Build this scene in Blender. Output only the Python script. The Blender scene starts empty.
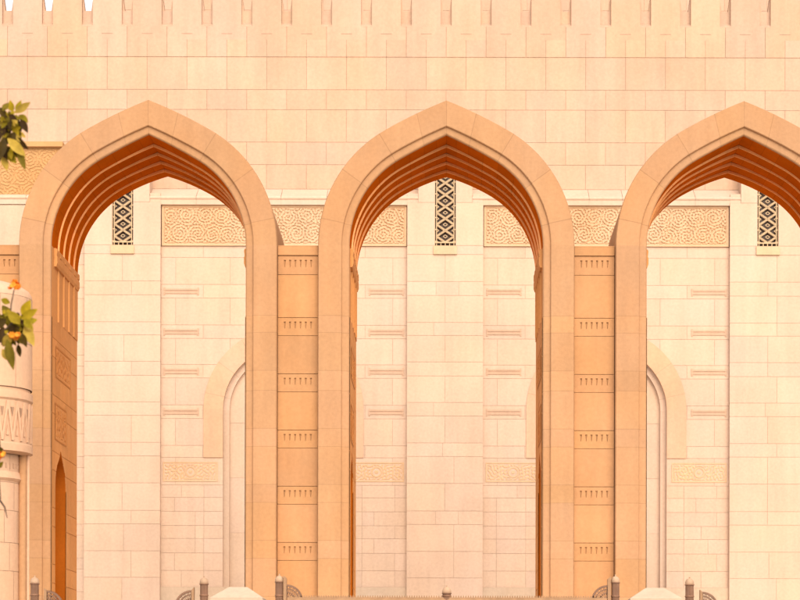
import bpy, math, random
import numpy as np
from mathutils import Vector, Matrix

sc = bpy.context.scene
COL = sc.collection
R = math.radians
EYE = 1.6
F = 2100.0                       # focal length in pixels of an 800 px wide frame
HX, HY = 446.0, 705.0            # vanishing point of the depth direction

def X(px, d): return (px - HX) * d / F
def Z(py, d): return EYE + (HY - py) * d / F

# ------------------------------------------------------------------ materials
def stone_mat(name, col, rough=0.82, mott=0.10, bump=0.25, streak=0.06, warm=0.05, fine=0.05, spec=0.12):
    m = bpy.data.materials.new(name); m.use_nodes = True
    nt = m.node_tree; N = nt.nodes; L = nt.links
    b = N['Principled BSDF']; b.inputs['Roughness'].default_value = rough
    b.inputs['Specular IOR Level'].default_value = spec
    geo = N.new('ShaderNodeNewGeometry')
    at = N.new('ShaderNodeAttribute'); at.attribute_name = 'tint'
    def noise(scale, detail, stretch=None, rough_=0.55):
        n = N.new('ShaderNodeTexNoise'); n.inputs['Scale'].default_value = scale
        n.inputs['Detail'].default_value = detail; n.inputs['Roughness'].default_value = rough_
        if stretch:
            mp = N.new('ShaderNodeMapping'); mp.inputs['Scale'].default_value = stretch
            L.new(geo.outputs['Position'], mp.inputs['Vector']); L.new(mp.outputs['Vector'], n.inputs['Vector'])
        else:
            L.new(geo.outputs['Position'], n.inputs['Vector'])
        return n
    def rng(n, lo, hi, a=0.3, c=0.7):
        r = N.new('ShaderNodeMapRange'); r.inputs['From Min'].default_value = a; r.inputs['From Max'].default_value = c
        r.inputs['To Min'].default_value = lo; r.inputs['To Max'].default_value = hi
        L.new(n.outputs['Fac'], r.inputs['Value']); return r.outputs['Result']
    def mul(a, c):
        q = N.new('ShaderNodeMath'); q.operation = 'MULTIPLY'; L.new(a, q.inputs[0]); L.new(c, q.inputs[1]); return q.outputs[0]
    f = mul(rng(noise(0.9, 5), 1 - mott, 1 + mott * 0.6), rng(noise(14, 4), 1 - fine, 1 + fine))
    f = mul(f, rng(noise(1.6, 4, (2.2, 2.2, 0.22)), 1 - streak, 1 + streak * 0.6))
    warmf = rng(noise(0.55, 4, (1.3, 1.3, 0.8)), 0, 1)
    mixw = N.new('ShaderNodeMix'); mixw.data_type = 'RGBA'
    mixw.inputs['A'].default_value = (col[0], col[1], col[2], 1)
    mixw.inputs['B'].default_value = (col[0] * 1.0, col[1] * (1 - warm), col[2] * (1 - 2.2 * warm), 1)
    L.new(warmf, mixw.inputs['Factor'])
    v1 = N.new('ShaderNodeVectorMath'); v1.operation = 'MULTIPLY'
    L.new(mixw.outputs['Result'], v1.inputs[0]); L.new(at.outputs['Color'], v1.inputs[1])
    v2 = N.new('ShaderNodeVectorMath'); v2.operation = 'SCALE'
    L.new(v1.outputs[0], v2.inputs[0]); L.new(f, v2.inputs['Scale'])
    L.new(v2.outputs[0], b.inputs['Base Color'])
    bp = N.new('ShaderNodeBump'); bp.inputs['Strength'].default_value = bump; bp.inputs['Distance'].default_value = 0.012
    L.new(noise(22, 6, None, 0.65).outputs['Fac'], bp.inputs['Height']); L.new(bp.outputs['Normal'], b.inputs['Normal'])
    return m

def plain_mat(name, col, rough=0.6, var=0.2, scale=6, spec=0.3, metal=0.0):
    m = bpy.data.materials.new(name); m.use_nodes = True
    nt = m.node_tree; N = nt.nodes; L = nt.links
    b = N['Principled BSDF']; b.inputs['Roughness'].default_value = rough
    b.inputs['Specular IOR Level'].default_value = spec; b.inputs['Metallic'].default_value = metal
    n = N.new('ShaderNodeTexNoise'); n.inputs['Scale'].default_value = scale; n.inputs['Detail'].default_value = 5
    geo = N.new('ShaderNodeNewGeometry'); L.new(geo.outputs['Position'], n.inputs['Vector'])
    at = N.new('ShaderNodeAttribute'); at.attribute_name = 'tint'
    r = N.new('ShaderNodeMapRange'); r.inputs['From Min'].default_value = .3; r.inputs['From Max'].default_value = .7
    r.inputs['To Min'].default_value = 1 - var; r.inputs['To Max'].default_value = 1 + var * .5
    L.new(n.outputs['Fac'], r.inputs['Value'])
    v1 = N.new('ShaderNodeVectorMath'); v1.operation = 'MULTIPLY'
    v1.inputs[0].default_value = col; L.new(at.outputs['Color'], v1.inputs[1])
    v2 = N.new('ShaderNodeVectorMath'); v2.operation = 'SCALE'
    L.new(v1.outputs[0], v2.inputs[0]); L.new(r.outputs['Result'], v2.inputs['Scale'])
    L.new(v2.outputs[0], b.inputs['Base Color'])
    return m

def leaf_mat(name):
    m = plain_mat(name, (1, 1, 1), 0.6, 0.3, 18, 0.12)
    nt = m.node_tree; N = nt.nodes; L = nt.links
    b = N['Principled BSDF']
    src = b.inputs['Base Color'].links[0].from_socket
    tr = N.new('ShaderNodeBsdfTranslucent'); L.new(src, tr.inputs['Color'])
    mx = N.new('ShaderNodeMixShader'); mx.inputs['Fac'].default_value = 0.3
    L.new(b.outputs[0], mx.inputs[1]); L.new(tr.outputs[0], mx.inputs[2])
    L.new(mx.outputs[0], N['Material Output'].inputs['Surface'])
    return m

CREAM = (0.515, 0.380, 0.298)
TAN = (0.405, 0.233, 0.128)
M = dict(
    cream=stone_mat('cream limestone', CREAM, mott=0.05, streak=0.05, warm=0.04),
    upper=stone_mat('peach limestone', (0.475, 0.327, 0.243), mott=0.05, streak=0.06, warm=0.05),
    frieze=stone_mat('carved limestone', (0.53, 0.375, 0.255), mott=0.05, warm=0.10),
    tan=stone_mat('tan sandstone', TAN, mott=0.06, streak=0.06, warm=0.08, fine=0.06),
    pier=stone_mat('ochre sandstone', (0.425, 0.232, 0.116), mott=0.08, streak=0.07, warm=0.10),
    soffit=stone_mat('shade-toned brown sandstone', (0.45, 0.103, 0.006), mott=0.12, spec=0.0, streak=0.05, warm=0.10),  # underside shade and warm bounce are put into this colour
    rib=stone_mat('lit-toned rib sandstone', (0.84, 0.44, 0.19), mott=0.06, warm=0.06),  # lightened so rib edges read as lit; the light is in the colour
    jamb=stone_mat('ochre jamb sandstone', (0.54, 0.265, 0.10), mott=0.08, streak=0.07, warm=0.10),
    golden=stone_mat('golden carved limestone', (0.45, 0.27, 0.13), mott=0.06, warm=0.10),
    recess=stone_mat('shadowed shade-toned brown sandstone'.replace('shadowed ', 'deep '), (0.36, 0.095, 0.010), mott=0.12, spec=0.0, warm=0.08),  # niche shade painted into the colour, darker than the jamb stone
    relief=stone_mat('carved sandstone', (0.44, 0.19, 0.06), mott=0.08, warm=0.1),
    pink=stone_mat('rose limestone', (0.53, 0.345, 0.24), mott=0.06, warm=0.06),
    pale=stone_mat('pale coping stone', (0.46, 0.355, 0.275), mott=0.06),
    paving=stone_mat('stone paving', (0.68, 0.60, 0.49), mott=0.10),
    sand=stone_mat('dusty asphalt', (0.20, 0.17, 0.14), mott=0.2),
    brown=plain_mat('brown painted metal', (0.175, 0.088, 0.052), 0.5, 0.2, 9),
    rail=plain_mat('ochre rail stone', (0.30, 0.17, 0.09), 0.6, 0.2, 9),
    cap=plain_mat('pale post stone', (0.40, 0.26, 0.17), 0.6, 0.15, 12),
    dark=plain_mat('dark window void', (0.05, 0.02, 0.008), 0.4, 0.2, 3),
    grille=plain_mat('cream grille stone', (0.50, 0.36, 0.22), 0.7, 0.12, 9),
    bark=plain_mat('tree bark', (0.07, 0.045, 0.03), 0.9, 0.4, 20),
    leaf=leaf_mat('leaf green'),
    petal=leaf_mat('orange petal'),
)

# ------------------------------------------------------------------ mesh helpers
ORIGIN = {}
class MB:
    def __init__(s): s.v = []; s.f = []; s.t = []; s.smooth = False
    def poly(s, pts, t=1.0):
        i = len(s.v); s.v.extend([tuple(p) for p in pts]); s.f.append(tuple(range(i, i + len(pts)))); s.t.append(t)
    def grid(s, P, t=1.0):
        """P: 2-D list of points, shared vertices"""
        n, m = len(P), len(P[0]); i0 = len(s.v)
        for row in P: s.v.extend([tuple(p) for p in row])
        for i in range(n - 1):
            for j in range(m - 1):
                a = i0 + i * m + j
                s.f.append((a, a + 1, a + m + 1, a + m)); s.t.append(t)
    def prism(s, pts, P, w0, w1, t=1.0, back=False, ch=0.0):
        """polygon pts (u,v) -> face at depth w0, walls back to depth w1"""
        n = len(pts)
        s.poly([P(u, v, w0) for u, v in pts], t)
        if back: s.poly([P(u, v, w1) for u, v in reversed(pts)], t)
        for i in range(n):
            a = pts[i]; b = pts[(i + 1) % n]
            s.poly([P(a[0], a[1], w0), P(a[0], a[1], w1), P(b[0], b[1], w1), P(b[0], b[1], w0)], t)
    def box(s, x0, x1, y0, y1, z0, z1, t=1.0):
        s.prism([(x0, z0), (x1, z0), (x1, z1), (x0, z1)], lambda u, v, w: (u, w, v), y0, y1, t, back=True)
    def bar(s, a, b, P, hw, w0, w1, t=1.0):
        dx, dz = b[0] - a[0], b[1] - a[1]; l = math.hypot(dx, dz) or 1
        nx, nz = -dz / l * hw, dx / l * hw
        s.prism([(a[0] + nx, a[1] + nz), (b[0] + nx, b[1] + nz), (b[0] - nx, b[1] - nz), (a[0] - nx, a[1] - nz)], P, w0, w1, t, back=True)
    def lathe(s, prof, cx, cy, n=32, t=1.0, flute=0):
        rows = []
        for r, z in prof:
            rows.append([(cx + r * math.cos(2 * math.pi * k / n) , cy + r * math.sin(2 * math.pi * k / n), z) for k in range(n + 1)])
        s.grid(rows, t)
    def tube(s, pts, rads, n=8, t=1.0):
        rows = []
        for i, p in enumerate(pts):
            p = Vector(p)
            d = (Vector(pts[min(i + 1, len(pts) - 1)]) - Vector(pts[max(i - 1, 0)])).normalized()
            a = d.cross(Vector((0, 1, 0.1))).normalized(); b = d.cross(a)
            rows.append([p + (a * math.cos(2 * math.pi * k / n) + b * math.sin(2 * math.pi * k / n)) * rads[i] for k in range(n + 1)])
        s.grid(rows, t)
    def build(s, name, mat, parent=None, smooth=False, weld=False):
        o0 = ORIGIN.get(parent.name, (0, 0, 0)) if parent else (0, 0, 0)
        me = bpy.data.meshes.new(name)
        me.from_pydata([(a - o0[0], b - o0[1], c - o0[2]) for a, b, c in s.v], [], s.f)
        ca = me.color_attributes.new('tint', 'FLOAT_COLOR', 'CORNER')
        buf = []
        for f, t in zip(s.f, s.t):
            if not isinstance(t, tuple): t = (t, t, t)
            buf.extend(list((*t, 1.0)) * len(f))
        ca.data.foreach_set('color', buf)
        me.materials.append(mat)
        if smooth: me.polygons.foreach_set('use_smooth', [True] * len(me.polygons))
        me.update()
        o = bpy.data.objects.new(name, me); COL.objects.link(o)
        if parent:
            o.parent = parent; ORIGIN[o.name] = o0
        return o

def tag(o, label=None, cat=None, group=None, kind=None):
    if label: o['label'] = label
    if cat: o['category'] = cat
    if group: o['group'] = group
    if kind: o['kind'] = kind
    return o

def thing(name, loc, label, cat, group=None):
    o = bpy.data.objects.new(name, None); COL.objects.link(o)
    o.location = loc; ORIGIN[o.name] = loc; o.empty_display_size = 0.3
    return tag(o, label, cat, group)

def tint(rng, a=0.035, h=0.02):
    h *= 0.6
    k = 1 + rng.uniform(-a, a); q = rng.uniform(-h, h)
    return (k * (1 + q * .3), k, k * (1 - q * 2.0))

MORT = 0.80

# ------------------------------------------------------------------ pointed arch curve
C0, PHI = -0.037, R(60)
def arch_pt(w, h, t):
    """t 0 (springing, x=w) .. 1 (apex, x=0)"""
    r = w * (1 - C0)
    ts = 0.62
    if t <= ts:
        a = PHI * t / ts
        # keep x=w exactly at the springing
        return (w * C0 + r * math.cos(a), r * math.sin(a))
    px, pz = w * C0 + r * math.cos(PHI), r * math.sin(PHI)
    L = math.hypot(px, h - pz) * 0.5
    cxx, cz = px - math.sin(PHI) * L, pz + math.cos(PHI) * L
    u = (t - ts) / (1 - ts)
    return ((1 - u) ** 2 * px + 2 * u * (1 - u) * cxx, (1 - u) ** 2 * pz + 2 * u * (1 - u) * cz + u * u * h)

class Hole:
    def __init__(s, cx, sp, w, h):
        s.cx, s.sp, s.w, s.h = cx, sp, w, h
        s.pts = [arch_pt(w, h, i / 40) for i in range(41)]
    def f(s, v):
        if v <= s.sp: return s.w
        q = v - s.sp
        if q >= s.h: return 0.0
        for (x0, z0), (x1, z1) in zip(s.pts, s.pts[1:]):
            if z0 <= q <= z1:
                k = (q - z0) / (z1 - z0 + 1e-9); return x0 + (x1 - x0) * k
        return 0.0

def clip_block(u0, u1, v0, v1, hole):
    """rectangle minus the arch hole -> list of polygons"""
    if hole is None or v0 >= hole.sp + hole.h or u1 <= hole.cx - hole.w or u0 >= hole.cx + hole.w:
        return [[(u0, v0), (u1, v0), (u1, v1), (u0, v1)]]
    out = []
    vs = sorted(set([v0, v1] + [v0 + (v1 - v0) * i / 10 for i in range(1, 10)] + ([hole.sp] if v0 < hole.sp < v1 else []) + ([hole.sp + hole.h] if v0 < hole.sp + hole.h < v1 else [])))
    for side in (-1, 1):
        if side < 0: a, b = u0, min(u1, hole.cx)
        else: a, b = max(u0, hole.cx), u1
        if b - a < 0.004: continue
        L, Rr = [], []
        for v in vs:
            e = hole.cx + side * hole.f(v)
            if side < 0:
                r = min(b, e)
                if r > a + 0.002: L.append((a, v)); Rr.append((r, v))
            else:
                l = max(a, e)
                if l < b - 0.002: L.append((l, v)); Rr.append((b, v))
        if len(L) >= 2: out.append(L[::-1][::-1] and ([*Rr] + L[::-1]))
    # make them counter-clockwise starting at the bottom
    return out

def course_wall(mb, u0, u1, rows, P, rng, hole=None, gap=0.006, dep=0.008, a=0.035, h=0.02, wmin=0.55, wmax=1.3, mort=MORT, skip=None):
    for row in rows:
        v0, v1 = row[0], row[1]
        if len(row) > 2 and row[2] is not None:
            js = [j for j in row[2] if u0 + 0.03 < j < u1 - 0.03]
        else:
            js = []; u = u0 + rng.uniform(0.25, wmax)
            while u < u1 - 0.2:
                js.append(u); u += rng.uniform(wmin, wmax)
        ed = [u0] + js + [u1]
        for pts in clip_block(u0, u1, v0, v1, hole):
            mb.poly([P(u, v, dep) for u, v in pts], mort)
        for i in range(len(ed) - 1):
            ga = 0.0 if i == 0 else gap; gb = 0.0 if i == len(ed) - 2 else gap
            t = tint(rng, a, h)
            for pts in clip_block(ed[i] + ga, ed[i + 1] - gb, v0 + gap, v1 - gap, hole):
                mb.prism(pts, P, 0.0, dep + 0.004, t)

def hole_reveal(mb, hole, vb, P, w0, w1, t=1.0, n=28):
    """reveal surface following the outline of an arched hole"""
    pl = [(hole.cx - hole.w, vb)] + [(hole.cx - x, hole.sp + z) for x, z in [arch_pt(hole.w, hole.h, i / n) for i in range(n + 1)]]
    pr = [(2 * hole.cx - u, v) for u, v in pl[::-1]][1:]
    line = pl + pr
    for a, b in zip(line, line[1:]):
        mb.poly([P(*a, w0), P(*a, w1), P(*b, w1), P(*b, w0)], t)

def arch_band(mb, cx, sp, w0, h0, w1, h1, P, wa, wb, rng, vleg=None, joints=(0.12, 0.36, 0.59, 0.82), a=0.03):
    """flat arch band between outlines 0 (inner) and 1 (outer), face at depth wa, edges back to wb"""
    js = [0.0] + list(joints) + [1.0]
    for side in (-1, 1):
        for k in range(len(js) - 1):
            t = tint(rng, a, 0.03); n = 8
            for i in range(n):
                ta = js[k] + (js[k + 1] - js[k]) * i / n; tb = js[k] + (js[k + 1] - js[k]) * (i + 1) / n
                q = [arch_pt(w0, h0, ta), arch_pt(w1, h1, ta), arch_pt(w1, h1, tb), arch_pt(w0, h0, tb)]
                q = [(cx + side * x, sp + z) for x, z in q]
                mb.poly([P(u, v, wa) for u, v in q], t)
                mb.poly([P(*q[1], wa), P(*q[1], wb), P(*q[2], wb), P(*q[2], wa)], t)
                mb.poly([P(*q[0], wa), P(*q[0], wb), P(*q[3], wb), P(*q[3], wa)], t)
            if k < len(js) - 2:
                q0, q1 = arch_pt(w0, h0, js[k + 1]), arch_pt(w1, h1, js[k + 1])
                mb.bar((cx + side * q0[0], sp + q0[1]), (cx + side * q1[0], sp + q1[1]), P, 0.006, wa - 0.001, wa + 0.004, MORT)
        if vleg is not None:
            t = tint(rng, a, 0.03)
            mb.prism([(cx + side * w0, vleg), (cx + side * w1, vleg), (cx + side * w1, sp), (cx + side * w0, sp)], P, wa, wb, t)

# ------------------------------------------------------------------ carved relief
def pattern(nx, nz, seed, period):
    rs = np.random.RandomState(seed)
    n = rs.randn(nz, nx)
    fx = np.fft.fftfreq(nx)[None, :]; fz = np.fft.fftfreq(nz)[:, None]
    k = np.sqrt(fx ** 2 + fz ** 2); k0 = 1.0 / period
    f = np.fft.fft2(n) * np.exp(-((k - k0) / (0.17 * k0)) ** 2)
    g = np.real(np.fft.ifft2(f)); g /= g.std()
    return np.tanh(2.8 * (g + 0.45)) * 0.5 + 0.5       # 1 = raised

def scrolls(us, vs, pt, period, seed, step=.46):
    """arabesque: two rows of alternating spiral scrolls with leaves between them"""
    rs = random.Random(seed)
    U, V = np.meshgrid(us, vs)
    u0, u1, v0, v1 = us[0], us[-1], vs[0], vs[-1]
    rows = max(1, int(round((v1 - v0 - .12) / step)))
    best = np.full(U.shape, 9.0); ph = np.zeros(U.shape); dd = np.zeros(U.shape)
    n = int((u1 - u0) / step) + 2
    for r in range(rows):
        for k in range(n):
            cu = u0 + step * (k + (.5 if r % 2 else 0)) + rs.uniform(-.05, .05)
            cv = v0 + .06 + (v1 - v0 - .12) * (r + .5) / rows + rs.uniform(-.04, .04)
            d = np.hypot(U - cu, (V - cv)); a = np.arctan2(V - cv, U - cu)
            m = d < best
            sg = 1 if (k + r) % 2 else -1
            best = np.where(m, d, best); ph = np.where(m, sg * a * (1 if rs.random() < .5 else 2) + rs.uniform(0, 6.28), ph); dd = np.where(m, d, dd)
    g = np.cos(2 * np.pi * dd / period + ph) + .75 * (pt * 2 - 1) + .25
    return np.clip(np.tanh(2.4 * g) * .5 + .5, 0, 1)

def relief(mb, u0, u1, v0, v1, P, cell, period, amp, seed, border=0.06, extra=None, t=1.0):
    nx = max(8, int((u1 - u0) / cell)); nz = max(8, int((v1 - v0) / cell))
    pt = pattern(nx, nz, seed, period / cell)
    us = np.linspace(u0, u1, nx); vs = np.linspace(v0, v1, nz)
    if extra is not None: pt = extra(us, vs, pt)
    bx = np.minimum(us - u0, u1 - us)[None, :] * np.ones((nz, 1)); bz = np.minimum(vs - v0, v1 - vs)[:, None] * np.ones((1, nx))
    bd = np.minimum(bx, bz)
    pt = np.where(bd < border, 1.0, np.where(bd < border + 0.025, 0.45, pt))
    mb.grid([[P(us[j], vs[i], amp * (1 - pt[i, j])) for j in range(nx)] for i in range(nz)], t)

# ================================================================== SETTING
def sheet(name, x0, x1, y0, y1, z, mat, n=1):
    mb = MB(); mb.grid([[(x0 + (x1 - x0) * i / n, y0 + (y1 - y0) * j / n, z) for i in range(n + 1)] for j in range(n + 1)])
    return mb.build(name, mat)
tag(sheet('ground', -600, 600, -300, 900, 0.0, M['sand'], 4), kind='structure')
mb = MB(); mb.box(-60, 60, 35.3, 80, 0.004, 1.9); tag(mb.build('terrace', M['paving']), kind='structure')
mb = MB(); mb.box(-60, 60, 41.0, 56.9, 1.9, 2.9); mb.box(-60, 60, 40.6, 41.0, 1.9, 2.57); mb.box(-60, 60, 40.2, 40.6, 1.9, 2.24)
tag(mb.build('raised_pavement', M['paving']), kind='structure')

# ================================================================== BACK WALL (battlemented)
rng = random.Random(7)
DS, DB, DU, DP = 57.0, 57.15, 57.55, 57.535
wall = thing('mosque_wall', (0, DS, 1.9), 'long cream limestone wall with battlements, carved friezes and grilled windows behind the arches', 'wall')
XL, XR = -28.0, 26.0

PU = lambda u, v, w: (u, DU + w, v)
PP = lambda u, v, w: (u, DP + w, v)
PB = lambda u, v, w: (u, DB + w, v)
PS = lambda u, v, w: (u, DS + w, v)
pitch = 39.87 * DU / F
g0 = X(445.5, DU)
def jl(off): return [g0 + pitch * (k + off) for k in range(-30, 32)]
zu = lambda y: Z(y, DU)
# upper wall of big ashlars
mb = MB()
rows = [(zu(189.5), zu(165), jl(.5)), (zu(165), zu(142.5), jl(0)), (zu(142.5), zu(110), jl(.5)), (zu(110), zu(90), jl(0)), (zu(90), zu(57), jl(.5))]
course_wall(mb, XL, XR, rows, PU, rng, gap=0.007, a=0.05, h=0.024, mort=0.74)
mb.box(XL, XR, DU + 0.014, DU + 0.9, zu(189.5) - 0.4, zu(57))
mb.build('upper_wall', M['upper'], wall)
# parapet body behind the merlon slabs
zp = lambda y: Z(y, DP)
mb = MB()
mb.box(XL, XR, DP + 0.014, DP + 0.75, zp(57), zp(27) - 0.003, .8)
mb.build('parapet', M['upper'], wall)
# thin back layer with V shaped crenel gaps and a sloped sill
mb = MB()
for c in jl(0):
    hw = 0.15
    zb, zt = zp(27) - 0.002, zp(10)
    ztop = zp(-22)
    # V-notched back layer, one sloped cheek per side and the low panel under the gap
    Pk = lambda u, v, w: (u, DP + 0.13 + w, v)
    mb.prism([(c - hw - .03, zb), (c + hw + .03, zb), (c + hw + .03, zt), (c - hw - .03, zt)], Pk, 0, 0.2, tint(rng, .05, .04), back=True)
    for s in (-1, 1):
        mb.prism([(c + s * (hw + .03), zt), (c + s * 0.086, zt), (c + s * 0.15, zp(-7)), (c + s * (hw + .03), zp(-7))], Pk, 0, 0.2, tint(rng, .03), back=True)
    mb.poly([(c - hw, DP + 0.0, zb + .03), (c + hw, DP, zb + .03), (c + hw, DP + .13, zb + 0.14), (c - hw, DP + .13, zb + 0.14)], .93)
    mb.poly([(c - hw, DP + 0.0, zb), (c + hw, DP, zb), (c + hw, DP, zb + 0.03), (c - hw, DP, zb + 0.03)], 1.0)
mb.build('crenel_panel', M['upper'], wall)
for k, c in enumerate(jl(.5)):
    if c < XL + pitch or c > XR - pitch: continue
    mb = MB(); hw = pitch / 2 - 0.149; hb = pitch / 2 - .006
    zl, z0, z1 = zp(57), zp(27) - 0.001, zp(-22)
    t = tint(rng, .05, .045)
    def slab(x0, x1, za_, zb_, tt): mb.prism([(x0, za_), (x1, za_), (x1, zb_), (x0, zb_)], PP, 0, .03, tt)
    zj = zp(40)
    t2 = tint(rng, .05, .045) if rng.random() < .5 else t
    slab(c - hb, c - .004, zl, zj, t); slab(c + .004, c + hb, zl, zj, t2)
    slab(c - hb, c + hb, zj, z0, t)
    out = [(c - hw, z0), (c + hw, z0), (c + hw, z1), (c + hw * .82, z1 + .12), (c + hw * .5, z1 + .3), (c, z1 + .5), (c - hw * .5, z1 + .3), (c - hw * .82, z1 + .12), (c - hw, z1)]
    mb.prism(out, PP, 0, 0.36, t, back=True)
    mb.box(c - 0.15, c + 0.15, DP - 0.0025, DP + 0.01, zp(34.4), zp(33.7), .72)
    if c < X(-75, DP) or c > X(880, DP): pass
    mb.build('merlon', M['upper'], wall)

# weathering slope and cornice fascia above the bays and strips
mb = MB()
za, zb_, zc = zu(189.5), Z(196.5, DS + .02), Z(205, DS + .02)
heads = [(X(q - 27, DS), X(q + 27, DS)) for q in (445.0 - 322.7, 445.0, 445.0 + 322.7)]
spans = []; e0 = XL
for n0, n1 in heads: spans.append((e0, n0)); e0 = n1
spans.append((e0, XR))
y0 = DS + .02
for sa, sb in spans:
    x = sa
    while x < sb - .01:
        x2 = x + rng.uniform(0.9, 1.4)
        if x2 > sb - .4: x2 = sb
        t = tint(rng, .02)
        mb.poly([(x + .005, y0, zb_), (x2 - .005, y0, zb_), (x2 - .005, DU + .01, za), (x + .005, DU + .01, za)], t)
        prof = [(y0 - .03 * math.sin(math.pi * i / 6), zb_ - .1 + .1 * i / 6) for i in range(7)]
        for (ya, z_a), (yb, z_b) in zip(prof, prof[1:]):
            mb.poly([(x + .005, ya, z_a), (x2 - .005, ya, z_a), (x2 - .005, yb, z_b), (x + .005, yb, z_b)], t)
        mb.poly([(x + .005, y0, zc), (x2 - .005, y0, zc), (x2 - .005, y0, zb_ - .1), (x + .005, y0, zb_ - .1)], tint(rng, .02))
        x = x2
    mb.poly([(sa, DS + .028, zc), (sb, DS + .028, zc), (sb, DS + .028, zb_ - .01), (sa, DS + .028, zb_ - .01)], MORT)
    mb.poly([(sa, DS + .02, zc), (sb, DS + .02, zc), (sb, DB + .2, zc), (sa, DB + .2, zc)], .95)
mb.build('cornice', M['cream'], wall)

# pilaster strips with windows
strip_c = [445.0 - 322.7, 445.0, 445.0 + 322.7]
ys = [202.5, 245.5, 254.5, 281.5, 295.5, 322.5, 335.5, 362, 376, 402.5, 416, 443, 456.5, 483.5, 511, 524.5, 551.5, 578, 605, 632, 660, 692]
zs = lambda y: Z(y, DS)
for sx in strip_c:
    mb = MB()
    u0, u1 = X(sx - 38, DS), X(sx + 38, DS)
    cx = X(sx, DS); gw = X(sx + 10.6, DS) - cx
    wtop, wbot = zs(172), zs(246)
    rows = [(zs(b), zs(a)) for a, b in zip(ys, ys[1:])][::-1]
    for r in rows:
        if r[1] > wbot + .01 and r[0] >= wbot - .01:     # the row the window cuts
            for a, b in ((u0, cx - gw), (cx + gw, u1)):
                course_wall(mb, a, b, [(r[0], r[1], [])], PS, rng, gap=.006)
        else:
            pat = rng.choice([[.35], [.5], [.38, .68], [.62], [.47], []]) if r[1] - r[0] < .5 else rng.choice([[.5], [.52], [], [.62], [.5]])
            course_wall(mb, u0, u1, [(r[0], r[1], [u0 + (u1 - u0) * q for q in pat])], PS, rng, gap=.006)
    # narrower head above the shoulders
    n0, n1 = X(sx - 27, DS), X(sx + 27, DS)
    for a, b in ((n0, cx - gw), (cx + gw, n1)):
        course_wall(mb, a, b, [(zs(202.5), zs(172), [])], PS, rng, gap=.006)
    course_wall(mb, n0, n1, [(zs(172), zs(160), [])], PS, rng, gap=.006)
    # shoulder blocks
    for a, b in ((u0, n0), (n1, u1)):
        mb.prism([(a + .01, zs(202.5)), (b - .01, zs(202.5)), (b - .01, zs(193.5)), (a + .01, zs(193.5))], lambda u, v, w: (u, DS + .012 + w, v), 0, .5, tint(rng, .02), back=True)
    # cheeks
    for s, a in ((-1, u0), (1, u1)):
        for r in rows:
            mb.poly([(a, DS, r[0] + .006), (a, DS + .34, r[0] + .006), (a, DS + .34, r[1] - .006), (a, DS, r[1] - .006)], tint(rng))
        q = a - s * .004
        mb.poly([(q, DS + .014, zs(692)), (q, DS + .34, zs(692)), (q, DS + .34, zs(202.5)), (q, DS + .014, zs(202.5))], MORT)
    for s, a in ((-1, n0), (1, n1)):
        mb.poly([(a, DS, zs(202.5)), (a, DS + .7, zs(202.5)), (a, DS + .7, zs(160)), (a, DS, zs(160))])
    mb.poly([(n0, DS, zs(160)), (n1, DS, zs(160)), (n1, DS + .7, zs(160) + .3), (n0, DS + .7, zs(160) + .3)])
    # window reveals
    for s in (-1, 1):
        mb.poly([(cx + s * gw, DS, wbot), (cx + s * gw, DS + .22, wbot), (cx + s * gw, DS + .22, wtop), (cx + s * gw, DS, wtop)])
    mb.poly([(cx - gw, DS, wtop), (cx + gw, DS, wtop), (cx + gw, DS + .22, wtop), (cx - gw, DS + .22, wtop)])
    mb.build('pilaster_strip', M['cream'], wall)
    # the window: dark void, lattice, sill
    mb = MB(); mb.poly([(cx - gw, DS + .2, wbot), (cx + gw, DS + .2, wbot), (cx + gw, DS + .2, wtop), (cx - gw, DS + .2, wtop)])
    win = mb.build('window', M['dark'], wall)
    mb = MB(); u = DS / F
    hw = gw - 1.9 * u; per = 11.9 * u; bw = 0.44 * u
    for s in (-1, 1):
        mb.box(cx + s * hw - .42 * u, cx + s * hw + .42 * u, DS + .06, DS + .11, wbot, wtop)
        mb.box(cx + s * (gw - .2 * u) - .2 * u, cx + s * (gw - .2 * u) + .2 * u, DS + .055, DS + .12, wbot, wtop)
        for kk in range(12):                          # ladder of little cross ties
            zq = wbot + 5.2 * u + per * (kk + .5) - per * .5
            if zq < wtop: mb.box(min(cx + s * hw, cx + s * gw), max(cx + s * hw, cx + s * gw), DS + .065, DS + .1, zq - .5 * u, zq + .5 * u)
    zc0 = wbot + 4.2 * u
    mb.box(cx - gw, cx + gw, DS + .062, DS + .115, zc0 - .7 * u, zc0 + .5 * u)
    for q in (-.5, 0, .5): mb.box(cx + q * hw - .4 * u, cx + q * hw + .4 * u, DS + .066, DS + .105, wbot, zc0)
    nper = int((wtop - zc0) / per) + 1
    zend = wtop
    def seg(a, b, hw_=bw, dz=0.0):
        (xa, z_a), (xb, z_b) = a, b
        if z_a > zend or z_b > zend or min(z_a, z_b) < zc0: return
        mb.bar(a, b, PS, hw_, .064 + dz, .105 + dz)
    for kk in range(-1, nper):
        c = zc0 + per * (kk + .5)
        for f_, w_ in ((1.0, .36 * u), (.84, .20 * u), (.26, .26 * u)):
            for sx_ in (-1, 1):
                for sz_ in (-1, 1):
                    a = (cx + sx_ * hw * f_, c); b = (cx, c + sz_ * per / 2 * f_)
                    seg(a, b, w_, .002 * (sx_ > 0))
                    # half diamonds springing from the uprights
                    if f_ < 1:
                        c2 = zc0 + per * (kk + 1)
                        seg((cx + sx_ * hw * (1 - f_), c2), (cx + sx_ * hw, c2 + sz_ * per / 2 * f_), w_, .004 + .002 * (sz_ > 0))
    mb.build('grille', M['grille'], win)
    mb = MB(); mb.box(X(sx - 11.7, DS), X(sx + 11.7, DS), DS - .05, DS + .2, zs(254.5), zs(246) + .002)
    mb.build('sill', M['frieze'], win)

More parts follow.
